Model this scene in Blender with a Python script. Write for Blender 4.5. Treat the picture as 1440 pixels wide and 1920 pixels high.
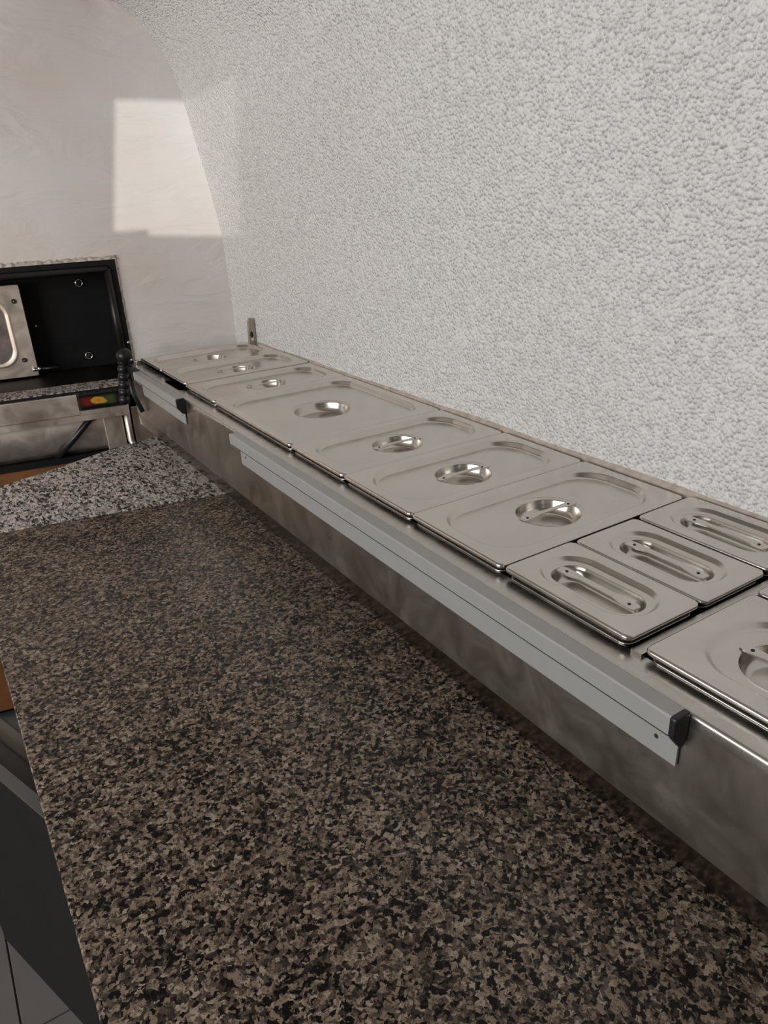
import bpy, bmesh, math, random
from mathutils import Vector, Matrix

# ---------------------------------------------------------------- scene, camera, world, light
for o in list(bpy.data.objects):
    bpy.data.objects.remove(o, do_unlink=True)
SC = bpy.context.scene
COL = SC.collection
OFF = 1.07          # all heights below are measured from the lid tops, 1.07 m above the floor
PI = math.pi

def cam_axes(p, yw, ro):
    cy, sy, cp, sp = math.cos(yw), math.sin(yw), math.cos(p), math.sin(p)
    f = Vector((sy * cp, cy * cp, sp)); rt = Vector((cy, -sy, 0)); up = rt.cross(f)
    c, s = math.cos(ro), math.sin(ro)
    return c * rt + s * up, -s * rt + c * up, f
cd = bpy.data.cameras.new('camera'); cam = bpy.data.objects.new('camera', cd); COL.objects.link(cam)
cd.sensor_fit = 'VERTICAL'; cd.sensor_height = 24; cd.lens = 24 * 1381.66 / 1920
cd.clip_start = .02
R_, U_, F_ = cam_axes(-.4199, .5470, -.0499)
m = Matrix((R_, U_, -F_)).transposed().to_4x4()
m.translation = Vector((-.4730, -.5385, .3868 + OFF)); cam.matrix_world = m
SC.camera = cam

w = bpy.data.worlds.new('sky'); SC.world = w; w.use_nodes = True
bg = w.node_tree.nodes['Background']; bg.inputs[0].default_value = (.80, .88, 1.0, 1); bg.inputs[1].default_value = 1.0

def lamp(name, kind, loc, direction, energy, col=(1, 1, 1), **kw):
    d = bpy.data.lights.new(name, kind); d.energy = energy; d.color = col
    for k, v in kw.items(): setattr(d, k, v)
    o = bpy.data.objects.new(name, d); COL.objects.link(o); o.location = (loc[0], loc[1], loc[2] + OFF)
    o.rotation_euler = Vector(direction).to_track_quat('-Z', 'Y').to_euler()
    return o
SUN_DIR = Vector((.26, .965, -.045))
lamp('sun', 'SUN', (-1.5, -3, 1.2), SUN_DIR, 1.2, (1, .985, .93), angle=math.radians(.3))
# daylight in the window opening of the room's left wall
lamp('window_daylight', 'AREA', (-2.52, .00, .56), (1, .06, -.14), 58, (.98, .985, .985), shape='RECTANGLE', size=2.3, size_y=.74)

vs = SC.view_settings
vs.view_transform = 'Standard'; vs.look = 'None'; vs.gamma = 1; vs.use_curve_mapping = False; vs.exposure = -.13
SC.cycles.caustics_reflective = False; SC.cycles.caustics_refractive = False; SC.cycles.sample_clamp_indirect = 5.0

# ---------------------------------------------------------------- materials
def new_mat(name):
    mt = bpy.data.materials.new(name); mt.use_nodes = True
    nt = mt.node_tree; return mt, nt, nt.nodes['Principled BSDF']
def nd(nt, kind, **kw):
    n = nt.nodes.new(kind)
    for k, v in kw.items():
        if hasattr(n, k): setattr(n, k, v)
        else: n.inputs[k.replace('_', ' ')].default_value = v
    return n
def ramp(nt, stops, interp='LINEAR'):
    r = nt.nodes.new('ShaderNodeValToRGB'); r.color_ramp.interpolation = interp
    e = r.color_ramp.elements
    while len(e) < len(stops): e.new(.5)
    for k, (p, c) in enumerate(stops):
        e[k].position = p; e[k].color = (c, c, c, 1) if isinstance(c, (int, float)) else (*c, 1)
    return r
def mapping(nt, scale=(1, 1, 1), rot=(0, 0, 0)):
    tc = nt.nodes.new('ShaderNodeTexCoord'); mp = nt.nodes.new('ShaderNodeMapping')
    mp.inputs['Scale'].default_value = scale; mp.inputs['Rotation'].default_value = rot
    nt.links.new(tc.outputs['Object'], mp.inputs['Vector']); return mp
def plain(name, col, rough=.5, metal=0.0, vary=.0, scale=20, bump=0.0, bscale=200, spec=.5):
    mt, nt, b = new_mat(name); b.inputs['Specular IOR Level'].default_value = spec
    b.inputs['Base Color'].default_value = (*col, 1); b.inputs['Roughness'].default_value = rough; b.inputs['Metallic'].default_value = metal
    mp = mapping(nt)
    n = nd(nt, 'ShaderNodeTexNoise', Scale=scale, Detail=4.0); nt.links.new(mp.outputs[0], n.inputs['Vector'])
    r = ramp(nt, [(.3, tuple(c * (1 - vary) for c in col)), (.7, tuple(min(1, c * (1 + vary)) for c in col))])
    nt.links.new(n.outputs['Fac'], r.inputs[0]); nt.links.new(r.outputs[0], b.inputs['Base Color'])
    if bump:
        n2 = nd(nt, 'ShaderNodeTexNoise', Scale=bscale, Detail=3.0); nt.links.new(mp.outputs[0], n2.inputs['Vector'])
        bp = nd(nt, 'ShaderNodeBump', Strength=bump, Distance=.002); nt.links.new(n2.outputs['Fac'], bp.inputs['Height'])
        nt.links.new(bp.outputs[0], b.inputs['Normal'])
    return mt
def steel(name, col=(.60, .575, .54), rough=.27, grain=(8, 400, 8), smear=.10, bump=.05):
    mt, nt, b = new_mat(name)
    b.inputs['Metallic'].default_value = 1
    mp = mapping(nt, grain); mp2 = mapping(nt, (14, 14, 14))
    n = nd(nt, 'ShaderNodeTexNoise', Scale=1.0, Detail=3.0); nt.links.new(mp.outputs[0], n.inputs['Vector'])
    n2 = nd(nt, 'ShaderNodeTexNoise', Scale=1.0, Detail=5.0, Roughness=.6, Distortion=.8); nt.links.new(mp2.outputs[0], n2.inputs['Vector'])
    r = ramp(nt, [(.3, tuple(c * (1 - smear) for c in col)), (.7, tuple(min(1, c * (1 + smear * .7)) for c in col))])
    nt.links.new(n2.outputs['Fac'], r.inputs[0]); nt.links.new(r.outputs[0], b.inputs['Base Color'])
    rr = ramp(nt, [(.3, rough * .8), (.72, rough * 1.3)]); nt.links.new(n2.outputs['Fac'], rr.inputs[0]); nt.links.new(rr.outputs[0], b.inputs['Roughness'])
    if bump:
        bp = nd(nt, 'ShaderNodeBump', Strength=bump, Distance=.0004); nt.links.new(n.outputs['Fac'], bp.inputs['Height']); nt.links.new(bp.outputs[0], b.inputs['Normal'])
    return mt
def granite(name, cols, scale=265, stretch=(1, 1, 1), rough=.28, cuts=(.0, .25, .40, .60, .88)):
    mt, nt, b = new_mat(name)
    mp = mapping(nt, stretch)
    nz = nd(nt, 'ShaderNodeTexNoise', Scale=210.0, Detail=3.0); nt.links.new(mp.outputs[0], nz.inputs['Vector'])
    sub = nd(nt, 'ShaderNodeVectorMath', operation='SUBTRACT'); sub.inputs[1].default_value = (.5, .5, .5); nt.links.new(nz.outputs['Color'], sub.inputs[0])
    mul = nd(nt, 'ShaderNodeVectorMath', operation='SCALE'); mul.inputs['Scale'].default_value = .009; nt.links.new(sub.outputs[0], mul.inputs[0])
    add = nd(nt, 'ShaderNodeVectorMath', operation='ADD'); nt.links.new(mp.outputs[0], add.inputs[0]); nt.links.new(mul.outputs[0], add.inputs[1])
    v = nd(nt, 'ShaderNodeTexVoronoi', Scale=float(scale)); nt.links.new(add.outputs[0], v.inputs['Vector'])
    sp = nt.nodes.new('ShaderNodeSeparateColor'); nt.links.new(v.outputs['Color'], sp.inputs[0])
    cl = nd(nt, 'ShaderNodeTexNoise', Scale=26.0, Detail=2.0); nt.links.new(mp.outputs[0], cl.inputs['Vector'])
    ma = nd(nt, 'ShaderNodeMath', operation='MULTIPLY_ADD'); ma.inputs[1].default_value = .5; ma.inputs[2].default_value = -.25
    nt.links.new(cl.outputs['Fac'], ma.inputs[0])
    ad = nd(nt, 'ShaderNodeMath', operation='ADD'); ad.use_clamp = True; nt.links.new(sp.outputs[0], ad.inputs[0]); nt.links.new(ma.outputs[0], ad.inputs[1])
    r = ramp(nt, list(zip(cuts, cols)), 'CONSTANT'); nt.links.new(ad.outputs[0], r.inputs[0])
    v2 = nd(nt, 'ShaderNodeTexVoronoi', Scale=scale * 2.3); nt.links.new(add.outputs[0], v2.inputs['Vector'])
    sp2 = nt.nodes.new('ShaderNodeSeparateColor'); nt.links.new(v2.outputs['Color'], sp2.inputs[0])
    r2 = ramp(nt, [(0, .10), (.16, .55), (.34, 1.0)], 'CONSTANT'); nt.links.new(sp2.outputs[1], r2.inputs[0])
    mx = nd(nt, 'ShaderNodeMix', data_type='RGBA', blend_type='MULTIPLY'); mx.inputs['Factor'].default_value = .8
    nt.links.new(r.outputs[0], mx.inputs['A']); nt.links.new(r2.outputs[0], mx.inputs['B'])
    nt.links.new(mx.outputs['Result'], b.inputs['Base Color']); b.inputs['Roughness'].default_value = rough; b.inputs['Specular IOR Level'].default_value = .22
    return mt
def plaster_rough():
    mt, nt, b = new_mat('rough_white_plaster')
    b.inputs['Roughness'].default_value = .62
    mp = mapping(nt)
    st = nd(nt, 'ShaderNodeTexNoise', Scale=1.6, Detail=4.0); nt.links.new(mp.outputs[0], st.inputs['Vector'])
    r = ramp(nt, [(.3, (.74, .72, .69)), (.7, (.82, .80, .775))]); nt.links.new(st.outputs['Fac'], r.inputs[0]); nt.links.new(r.outputs[0], b.inputs['Base Color'])
    v = nd(nt, 'ShaderNodeTexVoronoi', Scale=215.0, feature='SMOOTH_F1', Smoothness=.5)
    nz = nd(nt, 'ShaderNodeTexNoise', Scale=70.0, Detail=2.0); nt.links.new(mp.outputs[0], nz.inputs['Vector'])
    mxv = nd(nt, 'ShaderNodeMix', data_type='VECTOR'); mxv.inputs['Factor'].default_value = .003
    nt.links.new(mp.outputs[0], mxv.inputs['A']); nt.links.new(nz.outputs['Color'], mxv.inputs['B']); nt.links.new(mxv.outputs['Result'], v.inputs['Vector'])
    inv = nd(nt, 'ShaderNodeMath', operation='MULTIPLY_ADD'); inv.inputs[1].default_value = -1.6; inv.inputs[2].default_value = 1.0
    nt.links.new(v.outputs['Distance'], inv.inputs[0])
    gate = ramp(nt, [(.30, .6), (.62, 1.0)]); nt.links.new(nz.outputs['Fac'], gate.inputs[0])
    mu = nd(nt, 'ShaderNodeMath', operation='MULTIPLY'); nt.links.new(inv.outputs[0], mu.inputs[0]); nt.links.new(gate.outputs[0], mu.inputs[1])
    bp = nd(nt, 'ShaderNodeBump', Strength=.95, Distance=.0039); nt.links.new(mu.outputs[0], bp.inputs['Height']); nt.links.new(bp.outputs[0], b.inputs['Normal'])
    return mt
def badge_mat():
    mt, nt, b = new_mat('badge_print'); b.inputs['Roughness'].default_value = .3
    tc = nt.nodes.new('ShaderNodeTexCoord'); mp = nt.nodes.new('ShaderNodeMapping'); mp.vector_type = 'TEXTURE'
    mp.inputs['Location'].default_value = (.42, 0, .52); mp.inputs['Scale'].default_value = (.26, 1000, .40); mp.inputs['Rotation'].default_value = (0, -.25, 0)
    nt.links.new(tc.outputs['Generated'], mp.inputs['Vector'])
    ln = nd(nt, 'ShaderNodeVectorMath', operation='LENGTH'); nt.links.new(mp.outputs[0], ln.inputs[0])
    nz = nd(nt, 'ShaderNodeTexNoise', Scale=2.5, Detail=2.0); nt.links.new(mp.outputs[0], nz.inputs['Vector'])
    ad = nd(nt, 'ShaderNodeMath', operation='MULTIPLY_ADD'); ad.inputs[1].default_value = .5; nt.links.new(nz.outputs['Fac'], ad.inputs[0]); nt.links.new(ln.outputs['Value'], ad.inputs[2])
    rp = ramp(nt, [(.25, (.55, .17, .02)), (.55, (.75, .28, .03)), (.8, (.50, .34, .05)), (.98, (.25, .17, .04)), (1.0, (.012, .012, .01))]); nt.links.new(ad.outputs[0], rp.inputs[0])
    sx = nt.nodes.new('ShaderNodeSeparateXYZ'); nt.links.new(tc.outputs['Generated'], sx.inputs[0])
    side = ramp(nt, [(.0, (.06, .012, .012)), (.16, (.20, .015, .015)), (.34, (.10, .02, .015)), (.5, (.03, .05, .02)), (.72, (.06, .09, .03)), (.85, (.01, .012, .012)), (1, (.008, .010, .014))]); nt.links.new(sx.outputs[0], side.inputs[0])
    fl = ramp(nt, [(.88, 0), (1.0, 1)]); nt.links.new(ad.outputs[0], fl.inputs[0])
    ze = ramp(nt, [(.10, 0), (.32, 1), (.70, 1), (.92, 0)]); nt.links.new(sx.outputs[2], ze.inputs[0])
    dk = nd(nt, 'ShaderNodeMix', data_type='RGBA', blend_type='MULTIPLY'); dk.inputs['Factor'].default_value = 1; nt.links.new(side.outputs[0], dk.inputs['A']); nt.links.new(ze.outputs[0], dk.inputs['B'])
    mx = nd(nt, 'ShaderNodeMix', data_type='RGBA'); nt.links.new(fl.outputs[0], mx.inputs['Factor']); nt.links.new(rp.outputs[0], mx.inputs['A']); nt.links.new(dk.outputs['Result'], mx.inputs['B'])
    nt.links.new(mx.outputs['Result'], b.inputs['Base Color']); return mt
def plaster_smooth():
    mt, nt, b = new_mat('smooth_white_plaster')
    b.inputs['Roughness'].default_value = .55
    mp = mapping(nt); mps = mapping(nt, (2.2, 2.2, 6))
    st = nd(nt, 'ShaderNodeTexNoise', Scale=2.2, Detail=5.0); nt.links.new(mp.outputs[0], st.inputs['Vector'])
    r = ramp(nt, [(.32, (.69, .62, .575)), (.66, (.79, .755, .73))]); nt.links.new(st.outputs['Fac'], r.inputs[0]); nt.links.new(r.outputs[0], b.inputs['Base Color'])
    t = nd(nt, 'ShaderNodeTexNoise', Scale=2.6, Detail=5.0, Distortion=1.2); nt.links.new(mps.outputs[0], t.inputs['Vector'])
    bp = nd(nt, 'ShaderNodeBump', Strength=.5, Distance=.012); nt.links.new(t.outputs['Fac'], bp.inputs['Height']); nt.links.new(bp.outputs[0], b.inputs['Normal'])
    return mt
M = {
    'rough': plaster_rough(), 'smooth': plaster_smooth(),
    'white': plain('white_paint', (.72, .70, .67), .7, vary=.03),
    'brownwall': plain('brown_wall_paint', (.20, .165, .14), .7, vary=.08),
    'ceilpaint': plain('old_ceiling_paint', (.40, .355, .31), .75, vary=.1, scale=3),
    'granite': granite('brown_granite', [(.007, .006, .006), (.046, .035, .028), (.112, .084, .066), (.235, .178, .132), (.36, .29, .225)]),
    'granite_pale': granite('pale_granite', [(.03, .028, .028), (.14, .125, .115), (.32, .285, .265), (.50, .45, .42), (.62, .58, .55)], 225, (1, .42, 1), .5, (.0, .18, .32, .46, .80)),
    'steel': steel('brushed_steel', (.58, .555, .52), .27, (8, 300, 8), .08, 0),
    'steel_lid': steel('lid_steel', (.66, .625, .58), .22, (8, 300, 8), .07, 0),
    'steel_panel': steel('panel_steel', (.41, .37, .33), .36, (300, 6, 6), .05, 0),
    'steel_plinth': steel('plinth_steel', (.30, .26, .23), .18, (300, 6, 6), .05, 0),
    'steel_worn': steel('worn_oven_steel', (.78, .70, .62), .42, (6, 6, 300), .07, 0),
    'alu': plain('satin_aluminium', (.40, .395, .385), .45, .35, .03),
    'black': plain('black_plastic', (.012, .012, .014), .42),
    'blackpaint': plain('black_oven_paint', (.008, .008, .009), .48, vary=.2, spec=.25),
    'rubber': plain('black_rubber', (.010, .0095, .010), .35, spec=.4),
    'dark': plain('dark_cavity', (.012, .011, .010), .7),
    'doorskin': plain('dark_door_skin', (.010, .009, .008), .45, 0, .1, spec=.15),
    'liner': plain('grey_liner', (.16, .14, .12), .5),
    'doorstrip': plain('dull_door_edge', (.10, .095, .09), .5),
    'chrome': steel('bright_chrome', (.8, .8, .79), .12),
    'glass': plain('sooty_glass', (.20, .17, .16), .22, 0, .35, 30),
    'tile': plain('grey_floor_tile', (.13, .122, .117), .45, 0, .08, 6, spec=.3),
    'grout': plain('dark_grout', (.06, .055, .05), .8),
    'brown': plain('rust_brown_paint', (.17, .066, .020), .55, 0, .3, 8),
    'badge': badge_mat(), 'yellow': plain('bulb_glass', (.75, .50, .04), .35),
    'sealant': plain('brown_sealant', (.42, .35, .30), .7, 0, .2, 60, .6, 120),
    'crumb': plain('crumbling_plaster', (.50, .44, .39), .85, 0, .35, 90),
    'oldmetal': steel('tarnished_metal', (.42, .36, .29), .4, (60, 60, 60), .3, .2),
}

# ---------------------------------------------------------------- builders
def world_verts_to(o_origin, verts): return [Vector(v) - o_origin for v in verts]
class B:
    """collects geometry in lid-height coordinates; build() links ONE mesh object"""
    def __init__(s): s.v = []; s.f = []
    def add(s, vs_, fs):
        k = len(s.v); s.v += [Vector(x) for x in vs_]; s.f += [tuple(k + i for i in f) for f in fs]; return s
    def box(s, a, b):
        (x0, y0, z0), (x1, y1, z1) = a, b
        return s.add([(x0, y0, z0), (x1, y0, z0), (x1, y1, z0), (x0, y1, z0), (x0, y0, z1), (x1, y0, z1), (x1, y1, z1), (x0, y1, z1)],
                     [(0, 3, 2, 1), (4, 5, 6, 7), (0, 1, 5, 4), (1, 2, 6, 5), (2, 3, 7, 6), (3, 0, 4, 7)])
    def prism(s, poly, z0, z1):
        n = len(poly); vs_ = [(x, y, z0) for x, y in poly] + [(x, y, z1) for x, y in poly]
        return s.add(vs_, [tuple(range(n - 1, -1, -1)), tuple(range(n, 2 * n))] + [(i, (i + 1) % n, n + (i + 1) % n, n + i) for i in range(n)])
    def prism_y(s, poly, y0, y1):      # poly in (x, z)
        n = len(poly); vs_ = [(x, y0, z) for x, z in poly] + [(x, y1, z) for x, z in poly]
        return s.add(vs_, [tuple(range(n)), tuple(range(2 * n - 1, n - 1, -1))] + [(i, n + i, n + (i + 1) % n, (i + 1) % n) for i in range(n)])
    def loops(s, loops, cap0=False, cap1=True, closed=True):
        n = len(loops[0]); k = len(s.v)
        for lp in loops: s.v += [Vector(p) for p in lp]
        for a in range(len(loops) - 1):
            for i in range(n if closed else n - 1):
                j = (i + 1) % n
                s.f.append((k + a * n + i, k + a * n + j, k + (a + 1) * n + j, k + (a + 1) * n + i))
        if cap0: s.f.append(tuple(k + i for i in range(n - 1, -1, -1)))
        if cap1: s.f.append(tuple(k + (len(loops) - 1) * n + i for i in range(n)))
        return s
    def tube(s, pts, r, n=14, cap=True):
        pts = [Vector(p) for p in pts]; rs = r if isinstance(r, (list, tuple)) else [r] * len(pts); lps = []
        for i, p in enumerate(pts):
            t = (pts[min(i + 1, len(pts) - 1)] - pts[max(i - 1, 0)]).normalized()
            a = t.orthogonal().normalized() if i == 0 else (pa - t * pa.dot(t)).normalized()
            pa = a; b_ = t.cross(a)
            lps.append([p + rs[i] * (math.cos(2 * PI * k / n) * a + math.sin(2 * PI * k / n) * b_) for k in range(n)])
        return s.loops(lps, cap, cap)
    def ball(s, c, r, n=14, rings=8, sz=1.0):
        c = Vector(c); lps = [[c + Vector((r * math.sin(PI * j / rings) * math.cos(2 * PI * k / n), r * math.sin(PI * j / rings) * math.sin(2 * PI * k / n), r * sz * math.cos(PI * j / rings))) for k in range(n)] for j in range(1, rings)]
        return s.loops([list(reversed(l)) for l in lps][::1], True, True)
    def build(s, name, mat, parent=None, smooth=False, bevel=0, xf=None, origin=None, wn=False, seg=2):
        vs_ = [xf @ v for v in s.v] if xf else s.v
        if parent is not None: org = Vector(parent['org'])
        elif origin is not None: org = Vector(origin)
        else:
            lo = [min(v[i] for v in vs_) for i in range(3)]; hi = [max(v[i] for v in vs_) for i in range(3)]
            org = Vector(((lo[0] + hi[0]) / 2, (lo[1] + hi[1]) / 2, lo[2]))
        me = bpy.data.meshes.new(name); me.from_pydata([v - org for v in vs_], [], s.f)
        bm = bmesh.new(); bm.from_mesh(me); bmesh.ops.recalc_face_normals(bm, faces=bm.faces); bm.to_mesh(me); bm.free()
        if smooth: me.shade_smooth()
        me.materials.append(M[mat]); o = bpy.data.objects.new(name, me); COL.objects.link(o)
        if parent is not None: o.parent = parent
        else: o.location = (org.x, org.y, org.z + OFF)
        o['org'] = tuple(org)
        if bevel:
            md = o.modifiers.new('bevel', 'BEVEL'); md.width = bevel; md.segments = seg; md.limit_method = 'ANGLE'; md.angle_limit = math.radians(40)
            me.shade_smooth(); wn = True
        if wn:
            md = o.modifiers.new('normals', 'WEIGHTED_NORMAL'); md.keep_sharp = True
        return o
def thing(name, label, cat, org, group=None):
    o = bpy.data.objects.new(name, None); COL.objects.link(o); o.location = (org[0], org[1], org[2] + OFF); o.empty_display_size = .05
    o['org'] = tuple(org); o['label'] = label; o['category'] = cat
    if group: o['group'] = group
    return o
def tag(o, label, cat, group=None):
    o['label'] = label; o['category'] = cat
    if group: o['group'] = group
    return o
def struct(o): o['kind'] = 'structure'; return o
def rrect(cx, cy, hx, hy, r, z, q=16):
    r = min(r, hx, hy); out = []
    for k, (sx, sy) in enumerate(((1, 1), (-1, 1), (-1, -1), (1, -1))):
        for i in range(q):
            a = (k + (i + .5) / q) * PI / 2
            out.append(Vector((cx + sx * (hx - r) + r * math.cos(a), cy + sy * (hy - r) + r * math.sin(a), z)))
    return out

# ---------------------------------------------------------------- the room
ZF = -OFF
ZW = -.172                       # worktop height
PROFILE = [(.318, ZF), (.318, -.2), (.318, .0), (.318, .10), (.316, .20), (.311, .29), (.300, .372), (.285, .46), (.262, .587), (.251, .635), (.237, .681), (.208, .737),
           (.179, .773), (.150, .797), (.11, .815), (.05, .826), (-.05, .835), (-.2, .85), (-.4, .90), (-.7, .97), (-1.1, 1.03), (-1.6, 1.05), (-2.62, 1.05)]
def smooth_profile(pts, n=4):
    out = []
    for i in range(len(pts) - 1):
        p0, p1, p2, p3 = (Vector(pts[max(0, i - 1)]), Vector(pts[i]), Vector(pts[i + 1]), Vector(pts[min(len(pts) - 1, i + 2)]))
        for k in range(n):
            t = k / n
            out.append(.5 * ((2 * p1) + (p2 - p0) * t + (2 * p0 - 5 * p1 + 4 * p2 - p3) * t * t + (3 * p1 - p0 - 3 * p2 + p3) * t ** 3))
    return out + [Vector(pts[-1])]
def wall_x(y): return .318 + .008 * (.9 - y)
YN, YFAR = -1.80, 2.25
prof_all = smooth_profile(PROFILE); cut = next(i for i, p in enumerate(prof_all) if p.x < .09 and p.y > .5)
prof = prof_all[:cut + 1]
b = B(); ys = [YN - .1, -.8, 0, .8, 1.6, YFAR]
b.loops([[(p.x + .008 * (.9 - y), y, p.y) for p in prof] for y in ys], False, False, closed=False)
vault = struct(b.build('wall_right', 'rough', smooth=True, origin=(0, 0, ZF)))
sol = vault.modifiers.new('thickness', 'SOLIDIFY'); sol.thickness = .12
if sum((p.normal.x for p in vault.data.polygons)) > 0: vault.data.flip_normals()
sol.offset = -1
b = B(); b.loops([[(p.x + .008 * (.9 - y), y, p.y) for p in prof_all[cut:]] for y in ys], False, False, closed=False)
ceil = struct(b.build('ceiling', 'ceilpaint', smooth=True, origin=(0, 0, .8)))
if sum((p.normal.z for p in ceil.data.polygons)) > 0: ceil.data.flip_normals()
sol = ceil.modifiers.new('thickness', 'SOLIDIFY'); sol.thickness = .12; sol.offset = -1
# far wall: turned a little against the counter; local x runs to the right along it, local y into it
P0 = Vector((.31, 1.53, 0)); ANG = math.atan2(-.17, 1)
WX = Matrix.Translation(P0) @ Matrix.Rotation(ANG, 4, 'Z')
b = B(); b.box((-3.2, 0, .236), (.10, .3, 1.2)); b.box((-.292, 0, ZF), (.10, .3, .236)); b.box((-3.2, 0, ZF), (-1.55, .3, .236)); b.box((-1.6, .26, ZF), (-.29, .3, .236))
far = struct(b.build('wall_far', 'smooth', xf=WX, origin=(P0.x, P0.y, ZF)))
# left wall with its window opening, near wall with a slanting light opening
LX = -2.6
b = B()
for y0, y1, z0, z1 in ((YN - .1, -1.20, ZF, 1.06), (1.20, 2.25, ZF, 1.06), (-1.20, 1.20, ZF, .16), (-1.20, 1.20, .96, 1.06)):
    b.box((LX - .2, y0, z0), (LX, y1, z1))
struct(b.build('wall_left', 'brownwall'))
wf = B()
for y0, y1, z0, z1 in ((-1.20, -1.15, .16, .96), (1.15, 1.20, .16, .96), (-1.15, 1.15, .16, .20), (-1.15, 1.15, .92, .96), (-.03, .03, .20, .92)):
    wf.box((LX - .16, y0, z0), (LX - .10, y1, z1))
struct(wf.build('window_1', 'white'))
# opening for the sunbeam: the corners of the light patch on the far wall, carried back along the sun
def back(x, z):
    y = 1.53 + .17 * (.31 - x); t = (y - YN) / SUN_DIR.y
    return (x - SUN_DIR.x * t, z - SUN_DIR.z * t)
tl, bl = back(.081, .606), back(.023, .302); b1 = back(.108, .302); b2 = back(.108, .288); br = back(.345, .27); tr = back(.345, .598)
hole = [tl, bl, b1, b2, br, tr]
X0, X1, Z1 = LX - .1, .6, 1.2
b = B()
def slab(poly):
    b.prism_y(poly, YN - .04, YN)
DOOR = (-2.15, -1.35, .80)
slab([(X0, ZF), (DOOR[1], ZF), (DOOR[1], Z1), (X0, Z1)])
slab([(DOOR[1], ZF), (bl[0], ZF), bl, tl, (tl[0], Z1), (DOOR[1], Z1)])
slab([tl, tr, (tr[0], Z1), (tl[0], Z1)])
slab([(bl[0], ZF), (br[0], ZF), br, b2, b1, bl])
slab([(br[0], ZF), (X1, ZF), (X1, Z1), (tr[0], Z1), tr, br])
struct(b.build('wall_near', 'brownwall'))
# floor: a slab of grout with each tile on it
b = B(); b.box((LX - .1, YN - .1, ZF - .1), (.6, 2.3, ZF - .004))
floor = struct(b.build('floor', 'grout', origin=(0, 0, ZF)))
tb = B(); tb.box((-.1985, -.1985, -.008), (.1985, .1985, 0)); tm = None
for i in range(-5, 3):
    for j in range(-6, 5):
        x = -.64 + .40 * i + .2; y = .61 + .40 * j + .2
        if x < LX or x > .42: continue
        if tm is None:
            t = tb.build('tile', 'tile', parent=floor, bevel=.0015, origin=None); tm = t
        else:
            t = tm.copy(); COL.objects.link(t)
        t.parent = floor; t.location = (x, y, 0)
# the tile mesh was recentred on the floor's origin (0, 0, floor level)
for v in tm.data.vertices: v.co.z -= OFF
sl = B(); n = 30
sl.loops([[(wall_x(y) - .010 - random.Random(i).random() * .004, y, -.012), (wall_x(y) - .008, y, -.003), (wall_x(y) + .003, y, .004 + random.Random(i + 99).random() * .004)] for i, y in enumerate([-.75 + k * 2.17 / n for k in range(n + 1)])], False, False, closed=False)
struct(sl.build('trim_1', 'sealant', smooth=True))

# ---------------------------------------------------------------- prep counter
def jx(y): return y
base_a, base_b = Vector((-.036, .811)), Vector((-.433, .895))
def base_y(x): return base_a.y + (x - base_a.x) * (base_b.y - base_a.y) / (base_b.x - base_a.x)
XF = -.487
cab = thing('refrigerated_counter', 'steel refrigerated prep counter with a half open door under the brown granite worktop', 'counter', (-.08, .0, ZF))
c = B(); c.box((-.455, -.72, -.95), (-.435, -.25, ZW - .03)); c.box((-.455, .52, -.95), (-.435, .74, ZW - .03)); c.box((-.435, -.72, -.95), (.295, -.68, ZW - .03)); c.box((-.435, .70, -.95), (.295, .74, ZW - .03)); c.box((.27, -.68, -.95), (.295, .70, ZW - .03)); c.box((-.455, -.68, -.95), (.27, .70, -.91)); c.box((-.455, -.25, ZW - .075), (-.435, .52, ZW - .03)); c.box((-.455, -.25, -.95), (-.435, .52, -.90))
c.build('body', 'steel', cab)
for sx in (-.40, .24):
    for sy in (-.65, .66):
        l = B(); l.tube([(sx, sy, ZF), (sx, sy, -.95)], .022); l.build('leg', 'steel', cab, smooth=True, wn=True)
# the open door, hinged at its near edge
DA = math.radians(20); DZ1, DZ0 = -.232, -.68
DX = Matrix.Translation(Vector((-.4745, .143, 0))) @ Matrix.Rotation(DA, 4, 'Z')     # local y along the door, local -x outwards
d = B(); d.box((0, 0, DZ0), (.0145, .355, DZ1)); door = d.build('door', 'doorskin', cab, xf=DX, bevel=.001)  # shade on the steel door's outer face is put into its near-black colour
d = B(); d.box((.0005, .001, DZ1), (.0145, .354, DZ1 + .0012)); d.build('door_top_edge', 'doorstrip', door, xf=DX)
d = B(); d.box((.0146, .004, DZ0 + .004), (.038, .351, DZ1 - .003)); d.build('gasket', 'rubber', door, xf=DX, bevel=.003)
d = B(); d.box((.0381, .012, DZ0 + .03), (.068, .340, DZ1 - .012)); d.build('inner_liner', 'liner', door, xf=DX, bevel=.006)
# worktop and the paler filler slab beyond its angled end
c = B(); c.prism([(XF, -.75), (.312, -.75), (.304, base_y(.304)), (XF, base_y(XF))], ZW - .03, ZW)
tag(c.build('granite_worktop', 'granite', bevel=.002), 'dark brown speckled granite worktop running in front of the steel topping unit', 'worktop')
c = B(); c.prism([(XF, base_y(XF) + .0015), (.300, base_y(.300) + .0015), (.298, 1.30), (-.039, 1.285), (-.070, 1.272), (-.132, 1.265), (-.286, 1.200), (-.401, 1.161), (XF, 1.132)], ZW - .028, ZW)
tag(c.build('granite_slab', 'granite_pale', bevel=.0015), 'pale grey granite corner slab joined to the far end of the dark worktop', 'slab')

# ---------------------------------------------------------------- topping unit
U = thing('topping_unit', 'long stainless steel refrigerated topping unit along the rough plaster wall', 'topping unit', (.14, .35, ZW))
PX = -.027; ZD = -.0125; YU0, YU1 = -.75, 1.425; P = .1765
def wx(y): return wall_x(y) - .006
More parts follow.
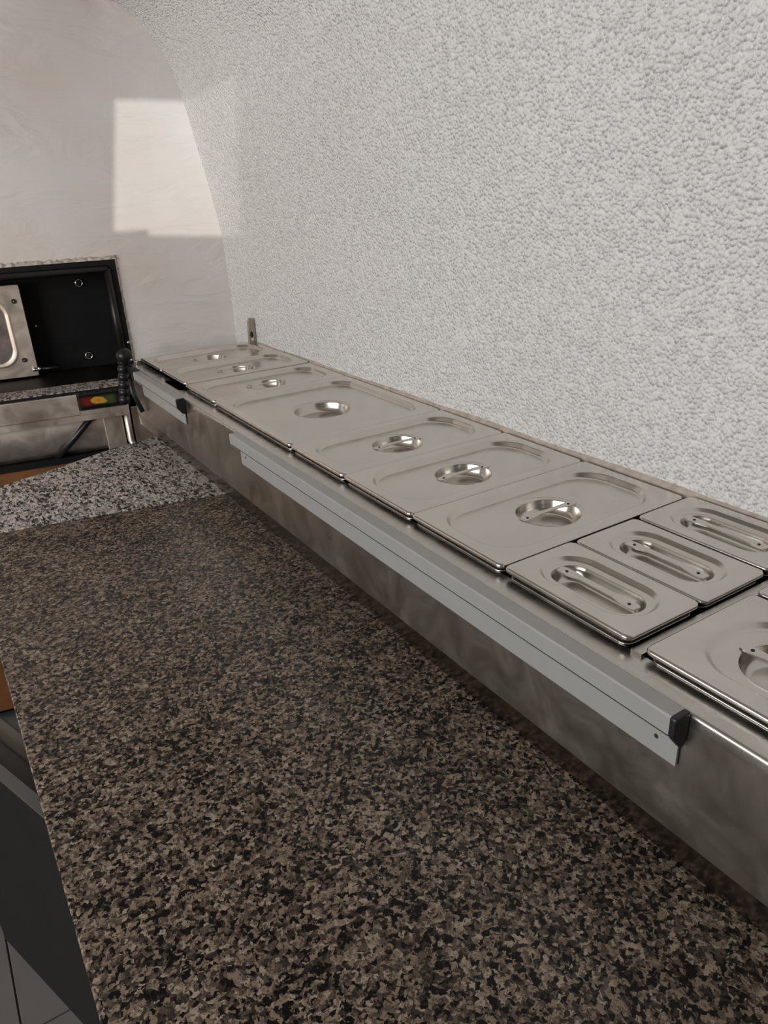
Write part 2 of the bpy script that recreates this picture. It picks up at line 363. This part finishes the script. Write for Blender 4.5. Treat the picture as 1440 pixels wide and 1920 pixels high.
# deck: a frame with a long well
dk = B()
XW0, XW1 = .006, .300; YW0, YW1 = -.70, 1.400
def deck_piece(poly): dk.prism(poly, ZD - .0015, ZD)
ny0, ny1, nx = 6 * P + .004, 7 * P - .055, -.012
notch = [(XW0, ny0), (nx + .006, ny0 + .001), (nx, ny0 + .010), (nx, ny1 - .014), (nx + .005, ny1 - .003), (XW0, ny1)]
deck_piece([(PX + .004, YU0), (XW0, YU0), (XW0, ny0)] + notch[1:5] + [(XW0, ny1), (XW0, YU1), (PX + .004, YU1)])
deck_piece([(XW1, YU0), (wx(YU0), YU0), (wx(YU1), YU1), (XW1, YU1)])
deck_piece([(XW0, YU0), (XW1, YU0), (XW1, YW0), (XW0, YW0)]); deck_piece([(XW0, YW1), (XW1, YW1), (XW1, YU1), (XW0, YU1)])
dk.prism([(XW0 - .004, -.1889), (XW1, -.1889), (XW1, -.1770), (XW0 - .004, -.1770)], ZD - .0015, -.0090)
dk.build('deck', 'steel', U)
# rounded front lip
lp = B(); arc = [(PX + .0041, ZD)] + [(PX + .004 - .004 * math.sin(a), ZD - .004 + .004 * math.cos(a)) for a in [k * PI / 12 for k in range(7)]] + [(PX, ZD - .012)]
lp.loops([[(x, y, z) for x, z in arc] for y in (YU0, YU1)], False, False, closed=False)
lp.build('front_lip', 'steel', U, smooth=True)
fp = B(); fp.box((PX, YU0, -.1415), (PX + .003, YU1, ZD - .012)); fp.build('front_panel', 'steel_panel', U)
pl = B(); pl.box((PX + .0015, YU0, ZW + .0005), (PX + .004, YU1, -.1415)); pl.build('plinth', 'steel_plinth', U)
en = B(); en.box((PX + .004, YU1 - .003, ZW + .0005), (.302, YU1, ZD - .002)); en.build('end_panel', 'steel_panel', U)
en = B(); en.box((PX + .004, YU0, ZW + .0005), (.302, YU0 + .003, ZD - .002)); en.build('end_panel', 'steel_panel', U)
wl = B(); wl.loops([rrect((XW0 + XW1) / 2, (YW0 + YW1) / 2, (XW1 - XW0) / 2 + .0185, (YW1 - YW0) / 2 + .003, .01, z) for z in (ZD - .0018, -.150)], False, True); wl.build('well', 'dark', U)
ue = B(); ue.box((.15, YU1 + .001, -.004), (.30, YU1 + .012, .002)); 
eu = B(); eu.box((-.012, YU1 - .014, ZD), (.290, YU1 - .004, -.002)); eu.build('end_upstand', 'steel', U, bevel=.003)

# ---------------------------------------------------------------- lids and pans
def lid_mesh(hx, hy, kind):
    L = []
    full = lambda ins, z, r: rrect(0, 0, hx - ins, hy - ins, r, z)
    L += [full(.0125, -.0098, .006), full(.0115, -.0054, .006), full(.0006, -.0052, .008), full(0, -.0046, .008), full(0, -.0022, .008), full(.0007, -.0008, .008), full(.0024, 0, .007), full(.0036, 0, .007)]
    if kind == 'third' or kind == 'two_thirds':
        sr = .052
        L += [full(.0165, 0, sr), full(.0176, -.0003, sr), full(.0192, -.0016, sr - .0015), full(.0218, -.0066, sr - .004), full(.0238, -.0084, sr - .006), full(.0262, -.0088, sr - .008)]
        zf = -.0088; Rr = .0475 if kind == 'third' else .0600
        circ = [(Rr, zf), (Rr - .0010, zf - .0006), (Rr - .0050, zf - .0008), (Rr - .0065, zf - .0024), (Rr - .0085, zf - .012), (Rr - .0125, zf - .0178), (Rr - .018, zf - .0190)]
        L += [rrect(0, 0, r, r, r, z) for r, z in circ]
    elif kind == 'ninth':
        sx, sy = .0355, .0690
        L += [rrect(0, 0, sx, sy, sx, 0), rrect(0, 0, sx - .001, sy - .001, sx, -.0003), rrect(0, 0, sx - .004, sy - .004, sx, -.0040), rrect(0, 0, sx - .0065, sy - .0065, sx, -.0052), rrect(0, 0, sx - .009, sy - .009, sx, -.0053)]
        for dx, z in ((.0120, -.0053), (.0130, -.0058), (.0150, -.0100), (.0170, -.0170), (.0200, -.0205), (.0240, -.0212)):
            L.append(rrect(0, 0, sx - dx, sy - dx, sx, z))
    else:
        sr = .047
        L += [full(.0200, 0, sr), full(.0213, -.0002, sr), full(.0240, -.0018, sr - .002), full(.0270, -.0055, sr - .004), full(.0295, -.0066, sr - .006), full(.0310, -.0067, sr - .008)]
        zf = -.0067; Rr = .0440
        L += [rrect(0, 0, r, r, r, z) for r, z in [(Rr, zf), (Rr - .0010, zf - .0006), (Rr - .0045, zf - .0008), (Rr - .006, zf - .0024), (Rr - .008, zf - .012), (Rr - .012, zf - .0175), (Rr - .017, zf - .0185)]]
    return B().loops(L, False, True)
def strap_mesh(half, wid, z):
    b = B(); xs = [-half, -half + .004, -half + .016, -half + .030, half - .030, half - .016, half - .004, half]
    ws = [.62, .80, .80, .50, .50, .80, .80, .62]; zz = [0, 0, .0004, .0012, .0012, .0004, 0, 0]
    lp_ = []
    for x, k, dz in zip(xs, ws, zz):
        h = wid * k
        lp_.append([(x, -h, z + dz), (x, h, z + dz), (x, h * .95, z + dz + .0013), (x, -h * .95, z + dz + .0013)])
    return b.loops(lp_, True, True)
def make_lid(name, label, kind, x0, x1, y0, y1, strap='x', dz=0, tilt=0, group=None):
    cx, cy = (x0 + x1) / 2, (y0 + y1) / 2; hx, hy = (x1 - x0) / 2 - .0007, (y1 - y0) / 2 - .0009
    r = thing(name, label, 'lid', (cx, cy, -.0098 + dz), group)
    T0 = Matrix.Translation((cx, cy, dz))
    body = lid_mesh(hx, hy, kind).build('lid_plate', 'steel_lid', r, smooth=True, xf=T0, wn=True)
    if strap:
        half, wd, z = {'third': (.0455, .0072, -.0094), 'ninth': (.0520, .0085, -.0057), 'sixth': (.0430, .0072, -.0073)}[kind]
        TX = T0 if strap == 'x' else T0 @ Matrix.Rotation(PI / 2, 4, 'Z')
        s = strap_mesh(half, wd, z).build('handle', 'steel_lid', r, xf=TX)
        for sgn in (-1, 1):
            rv = B(); rv.ball((sgn * (half - .010), 0, z + .0016), .0019, 10, 6, .5); rv.build('rivet', 'dark', s, smooth=True, xf=TX)
    if tilt: r.rotation_euler = (tilt, 0, 0)
    return r
def make_pan(label, x0, x1, y0, y1, depth=.10, group=None):
    cx, cy = (x0 + x1) / 2, (y0 + y1) / 2; hx, hy = (x1 - x0) / 2 - .0002, (y1 - y0) / 2 - .0003
    f = lambda i, z, r: rrect(cx, cy, hx - i, hy - i, r, z)
    b = B().loops([f(.0042, -.0121, .011), f(.0040, -.0118, .011), f(.0042, -.0106, .011), f(.008, -.0101, .010), f(.0105, -.013, .010), f(.013, -.05, .02), f(.018, -depth + .01, .03), f(.026, -depth, .03)], False, True)
    return tag(b.build('food_pan', 'steel', smooth=True, wn=True), label, 'pan', group)
XL = .312
G3 = 'lids on the topping unit'
rows = [
    ('pan_lid', 'narrow steel lid without handle strap at the unit\'s end beside the oven wall', 'third', 7 * P, 8 * P, None, .0022),
    ('pan_lid', 'narrow steel lid lying over a dark gap, second from the oven wall', 'third', 6 * P, 7 * P, 'x', .0030),
    ('pan_lid', 'narrow steel lid between the lid over the gap and the widest lid', 'third', 5 * P, 6 * P, 'x', 0),
    ('pan_lid', 'widest steel lid, square with a round empty recess and no strap', 'two_thirds', 3 * P, 5 * P, None, 0),
    ('pan_lid', 'narrow steel lid with round strapped recess right beside the widest lid', 'third', 2 * P, 3 * P, 'x', 0),
    ('pan_lid', 'narrow steel lid with round strapped recess, second after the widest lid', 'third', P, 2 * P, 'x', 0),
    ('pan_lid', 'narrow steel lid with round strapped recess bordering the three small oval lids', 'third', 0, P, 'x', 0)]
for i, (nm, lb, kd, y0, y1, st, dz) in enumerate(rows):
    make_lid(nm, lb, kd, 0, XL, y0, y1, st, dz, 0, G3)
    if i not in (0, 1):
        make_pan('steel pan under the ' + ['', '', 'third lid from the oven wall', 'widest square lid', 'first strapped lid beside the widest one', 'second strapped lid after the widest one', 'strapped lid bordering the small oval lids'][i], 0, XL, y0, y1, group='pans in the topping unit')
for k, wd in enumerate(('nearest the ticket rail', 'in the middle of the three', 'against the plaster wall')):
    x0 = .1065 * k; make_lid('small_pan_lid', 'small steel lid with long oval recess, ' + wd, 'ninth', x0 + (0 if k == 0 else .0005), x0 + .1055, -P + .001, -.002, 'y', (.001, 0, .001)[k], 0, 'small oval lids')
    make_pan('small steel pan under the oval lid ' + wd, x0 + (0 if k == 0 else .0005), x0 + .1055, -P + .001, -.002, .08, 'small pans under the oval lids')
for k, wd in enumerate(('nearest the ticket rail', 'against the plaster wall')):
    x0 = .165 * k; make_lid('square_pan_lid', 'small squarish steel lid with round strapped recess, ' + wd, 'sixth', x0, x0 + .1615, -.189 - .176, -.190, 'y', (0, 0)[k], 0, 'small square lids')
    make_pan('small squarish steel pan under the lid ' + wd, x0, x0 + .1615, -.189 - .176, -.190, .09, 'small square pans')

# ---------------------------------------------------------------- ticket rails
def ticket_rail(label, y0, y1, holes):
    r = thing('ticket_rail', label, 'rail', (-.036, (y0 + y1) / 2, -.0685), 'ticket rails on the topping unit')
    b = B(); prof_ = [(-.0455, -.0115), (-.0440, -.0100), (-.0278, -.0100), (-.0278, -.0300), (-.0430, -.0300), (-.0434, -.0286), (-.0455, -.0282)]
    b.prism_y(prof_, y0, y1); b.build('bar', 'alu', r)
    b = B(); b.box((-.0312, y0 - .001, -.0685), (-.0282, y1 - .003, -.0302)); pt = b.build('back_plate', 'alu', r, bevel=.0006)
    b = B(); b.box((-.0457, y0, -.0292), (-.0430, y1, -.0283)); b.build('shade_line', 'dark', r)  # thin dark strip added to draw the shade line under the bar
    for y in holes:
        h = B(); h.tube([(-.0310, y, -.0505), (-.03135, y, -.0505)], .0022, 10); h.build('screw_hole', 'dark', pt)
    cp = [(-.0462, -.0120), (-.0445, -.0094), (-.0270, -.0094), (-.0255, -.0115), (-.0255, -.0330), (-.0290, -.0415), (-.0325, -.0440), (-.0360, -.0420), (-.0447, -.0310), (-.0462, -.0285)]
    b = B(); b.prism_y([(min(x, -.0276), z) for x, z in cp], y0 - .006, y0 - .0002); b.build('end_cap', 'black', r, bevel=.0015)
    b = B(); b.prism_y([(min(x, -.0276), z) for x, z in cp], y1 + .0002, y1 + .004); b.build('end_cap', 'alu', r, bevel=.001)
    return r
ticket_rail('long grey aluminium ticket rail with a black end cap on the steel front', -.257, .678, (-.237, .653))
ticket_rail('short grey aluminium ticket rail with a black end cap next to the oven', .986, 1.310, (1.0,))

# slotted bracket standing up at the wall behind the last lid
br_ = thing('slotted_bracket', 'small tarnished slotted metal bracket upright at the wall behind the last lid', 'bracket', (.300, 1.38, ZD))
b = B(); prof_ = [(.2890, ZD), (.3080, ZD), (.3120, .060), (.3100, .067), (.3020, .070), (.2960, .067), (.2930, .060)]
b.prism_y(prof_, 1.376, 1.383); pb = b.build('plate', 'oldmetal', br_, bevel=.001)
for z, h in ((.026, .008), (.012, .004)):
    b = B(); b.loops([[Vector((.300 + .0045 * math.cos(a), y, z + h * math.sin(a))) for a in [2 * PI * k / 14 for k in range(14)]] for y in (1.3762, 1.3755)], False, True); b.build('slot', 'chrome' if z < .02 else 'dark', pb)

# ---------------------------------------------------------------- the oven in the far wall (built in the wall's frame)
OV = thing('pizza_oven', 'black built-in pizza oven with a steel door and granite ledge in the far wall', 'oven', tuple(WX @ Vector((-.9, .1, ZF))))
def ov(bb, name, mat, parent=OV, **kw): return bb.build(name, mat, parent, xf=WX, **kw)
LXo = -1.50
# frame around the opening: flat flange plus a rounded bead
b = B(); b.box((LXo, -.006, .206), (-.291, .02, .2365)); b.box((-.322, -.006, -.075), (-.291, .02, .206)); fr = ov(b, 'frame', 'blackpaint', bevel=.002)
b = B(); b.tube([(LXo, -.009, .213), (-.316, -.009, .213)], .0095); ov(b, 'bead', 'rubber', fr, smooth=True)
b = B(); b.tube([(-.316, -.009, .213), (-.316, -.009, -.07)], .0095); ov(b, 'bead', 'rubber', fr, smooth=True)
b = B(); b.ball((-.297, -.008, .018), .0045, 12, 8); ov(b, 'screw', 'chrome', fr, smooth=True)
# crumbled plaster edge round the frame
rnd = random.Random(4); b = B(); lps = []
for k in range(121):
    X = -1.2 + k * .910 / 120
    h = .004 + rnd.random() * .006; t = .003 + rnd.random() * .005
    lps.append([(X, .001, .235), (X, -t - .004, .2355), (X, -t, .2365 + h * .6), (X, .001, .238 + h)])
b.loops(lps, True, True)
lps = []
for k in range(41):
    z = .245 - k * .32 / 40; h = .002 + rnd.random() * .004; t = .002 + rnd.random() * .003
    lps.append([(-.2925, .001, z), (-.2920, -t - .003, z), (-.2915 + h * .5, -t, z), (-.2900 + h, .001, z)])
b2_ = B(); b2_.loops(lps, True, True)
struct(b.build('trim_2', 'crumb', xf=WX)); struct(b2_.build('trim_3', 'crumb', xf=WX))
# chamber
b = B(); b.box((LXo, .0, .2065), (-.30, .30, .215)); b.box((-.316, .02, -.078), (-.30, .30, .2065)); b.box((LXo, .20, -.078), (-.316, .215, .2065)); ch = ov(b, 'chamber', 'blackpaint')
b = B(); b.box((LXo, -.015, -.0785), (-.318, .20, -.0745)); ov(b, 'chamber_floor', 'doorskin')
b = B(); b.box((LXo, -.100, -.100), (-.330, -.0155, -.0745)); ov(b, 'granite_ledge', 'granite_pale', bevel=.001)
for X, z in ((-.388, .165), (-.401, -.042)):
    b = B(); n = 18
    b.loops([[(X + r * math.cos(2 * PI * k / n), y, z + r * math.sin(2 * PI * k / n)) for k in range(n)] for r, y in ((.0115, .1998), (.0115, .194), (.0095, .1925), (.0070, .194), (.0065, .198))], False, False)
    rg = ov(b, 'bolt_washer', 'chrome', ch, smooth=True)
    b = B(); b.ball((X, .197, z), .0062, 12, 8); ov(b, 'bolt', 'dark', rg, smooth=True)
b = B(); b.ball((-.526, .196, .058), .0055, 12, 8); ov(b, 'screw', 'chrome', ch, smooth=True)
# steel door with its window
DY = .128
def door_loop(ins, r, y): return [Vector((-.805 + p.x, y, .056 + p.y)) for p in rrect(0, 0, .262 - ins, .1245 - ins, r, 0)]
def win(ins, y): return [Vector((-.820 + p.x, y, .057 + p.y)) for p in rrect(0, 0, .238 - ins, .093 - ins, .045 - ins * .6, 0)]
b = B(); b.loops([door_loop(0, .004, DY + .02), door_loop(0, .004, DY + .001), door_loop(.001, .004, DY), win(-.002, DY), win(0, DY - .002), win(.005, DY - .003), win(.008, DY), win(.011, DY - .002), win(.014, DY + .004)], False, False)
dr = ov(b, 'oven_door', 'steel_worn', smooth=True, wn=True)
b = B(); b.loops([win(.013, DY + .0042), win(.05, DY + .0043)], False, True); ov(b, 'door_glass', 'glass', dr)
for X, z in ((-.563, .138), (-.572, -.021)):
    b = B(); b.tube([(X, DY - .0005, z), (X, DY - .004, z)], .0062, 14); sw = ov(b, 'door_screw', 'dark', dr)
    b = B(); b.ball((X, DY - .0045, z), .0022, 10, 6); ov(b, 'screw_head', 'chrome', sw, smooth=True)
b = B(); b.tube([(-.553, DY - .012, -.0485), (-.535, DY - .012, -.0485)], .0042, 12); b.ball((-.551, DY - .0125, -.0482), .006, 12, 8); b.ball((-.538, DY - .0125, -.0482), .006, 12, 8); hd = ov(b, 'door_handle', 'chrome', dr, smooth=True)
b = B(); b.tube([(-.535, DY - .012, -.0485), (-.480, DY - .016, -.0495)], [.0035, .0048], 12); ov(b, 'handle_grip', 'rubber', hd, smooth=True)
b = B(); b.tube([(-.553, DY + .002, -.0485), (-.553, DY - .012, -.0485)], .003, 10); ov(b, 'handle_stud', 'chrome', hd)
# shelf front: black line, steel strip, badge
b = B(); b.box((LXo, -.104, -.083), (-.330, -.1005, -.0765)); ov(b, 'ledge_trim', 'rubber')
b = B(); b.box((LXo, -.106, -.1405), (-.455, -.1005, -.084)); st_ = ov(b, 'shelf_strip', 'steel_worn', bevel=.0025)
b = B(); b.box((LXo, -.100, -.158), (-.334, -.06, -.1005)); b.box((-.4555, -.104, -.1405), (-.334, -.0999, -.1275)); ov(b, 'shelf_front', 'steel_worn')
b = B(); b.box((-.454, -.108, -.1290), (-.334, -.1005, -.084)); bd = ov(b, 'badge', 'black', bevel=.002)
b = B(); b.box((-.450, -.1086, -.1250), (-.340, -.1079, -.0880)); bp_ = ov(b, 'badge_print', 'badge', bd)
# belly sheet below the shelf, hose, corner sheets
b = B(); pf = [(-.060, -.1585), (-.066, -.180), (-.064, -.205), (-.056, -.230), (-.045, -.250), (-.036, -.262), (.05, -.264)]
b.loops([[(X, y, z) for y, z in pf] for X in (LXo, -.392)], False, False, closed=False); ov(b, 'belly_sheet', 'steel_worn', smooth=True)
b = B(); b.tube([(-.425, -.072, -.1585), (-.437, -.0735, -.164), (-.480, -.0735, -.205), (-.520, -.062, -.243), (-.545, -.030, -.275)], .0085, 12); ov(b, 'gas_hose', 'rubber', smooth=True)
b = B(); b.box((-.402, -.070, -.90), (-.352, -.0625, -.1585)); b.box((-.402, -.0625, -.90), (-.3935, .0, -.1585)); ov(b, 'corner_sheet', 'steel_worn', bevel=.002)
b = B(); b.box((-.326, -.055, -.90), (-.250, -.050, -.150)); ov(b, 'corner_sheet', 'steel_worn', bevel=.002)
b = B(); b.box((-.3515, -.055, -.90), (-.3265, -.050, -.1585)); ov(b, 'corner_channel', 'blackpaint')
b = B(); b.tube([(-.3385, -.078, -.12), (-.341, -.078, -.235), (-.338, -.084, -.248), (-.330, -.092, -.255), (-.322, -.098, -.262)], .0085, 14); ov(b, 'feed_pipe', 'steel_worn', smooth=True)
b = B(); b.box((LXo, -.050, -.2825), (-.402, .20, -.2645)); ov(b, 'shade_band', 'blackpaint')  # black band standing in for the shadow gap below the belly sheet
b = B(); b.box((LXo, -.045, -1.02), (-.402, .20, -.283)); ov(b, 'base_cabinet', 'brown')
b = B(); b.box((LXo, .02, ZF), (-.36, .22, -1.02)); ov(b, 'plinth', 'blackpaint')
# ribbed black hose in front of the oven corner
b = B(); hz = [(-.054, 1.432, -.108)]
b = B(); pts = []; rad = []
for k in range(45):
    t = k / 44; z = -.112 + t * .108
    pts.append((-.054 + .016 * t, 1.432, z)); rad.append(.0115 + .0035 * abs(math.sin(PI * t * 5.5)))
b.tube(pts, rad, 16)
hs = tag(b.build('ribbed_hose', 'rubber', smooth=True), 'short ribbed black hose with a round head beside the oven frame', 'hose')
b = B(); b.ball((-.033, 1.430, .010), .0205, 18, 12); b.build('round_head', 'rubber', hs, smooth=True)
b = B(); b.ball((-.021, 1.4135, .001), .003, 10, 6); b.build('screw', 'chrome', hs, smooth=True)
b = B(); b.prism([(-.037, 1.445), (-.0275, 1.427), (-.0275, 1.335), (-.029, 1.34)], -.030, -.0125); b.build('fixing_strap', 'rubber', hs)
b = B(); b.tube([(-.045, 1.36, -.035), (-.045, 1.36, -.07), (-.036, 1.33, -.115)], .006, 10); b.build('thin_cable', 'rubber', hs, smooth=True)
# warm lamp glowing by the oven mouth, beyond the picture's edge
OL = tag(B().ball((-.62, 1.42, .07), .028).build('warm_bulb', 'yellow', smooth=True), 'warm bare light bulb hanging by the oven', 'lamp')
mt, nt, bb = new_mat('bulb_glow'); bb.inputs['Emission Color'].default_value = (1, .62, .28, 1); bb.inputs['Emission Strength'].default_value = 30; OL.data.materials[0] = mt
b = B(); b.tube([(-.62, 1.42, .09), (-.62, 1.42, .955)], .003, 8); b.build('cord', 'black', OL)
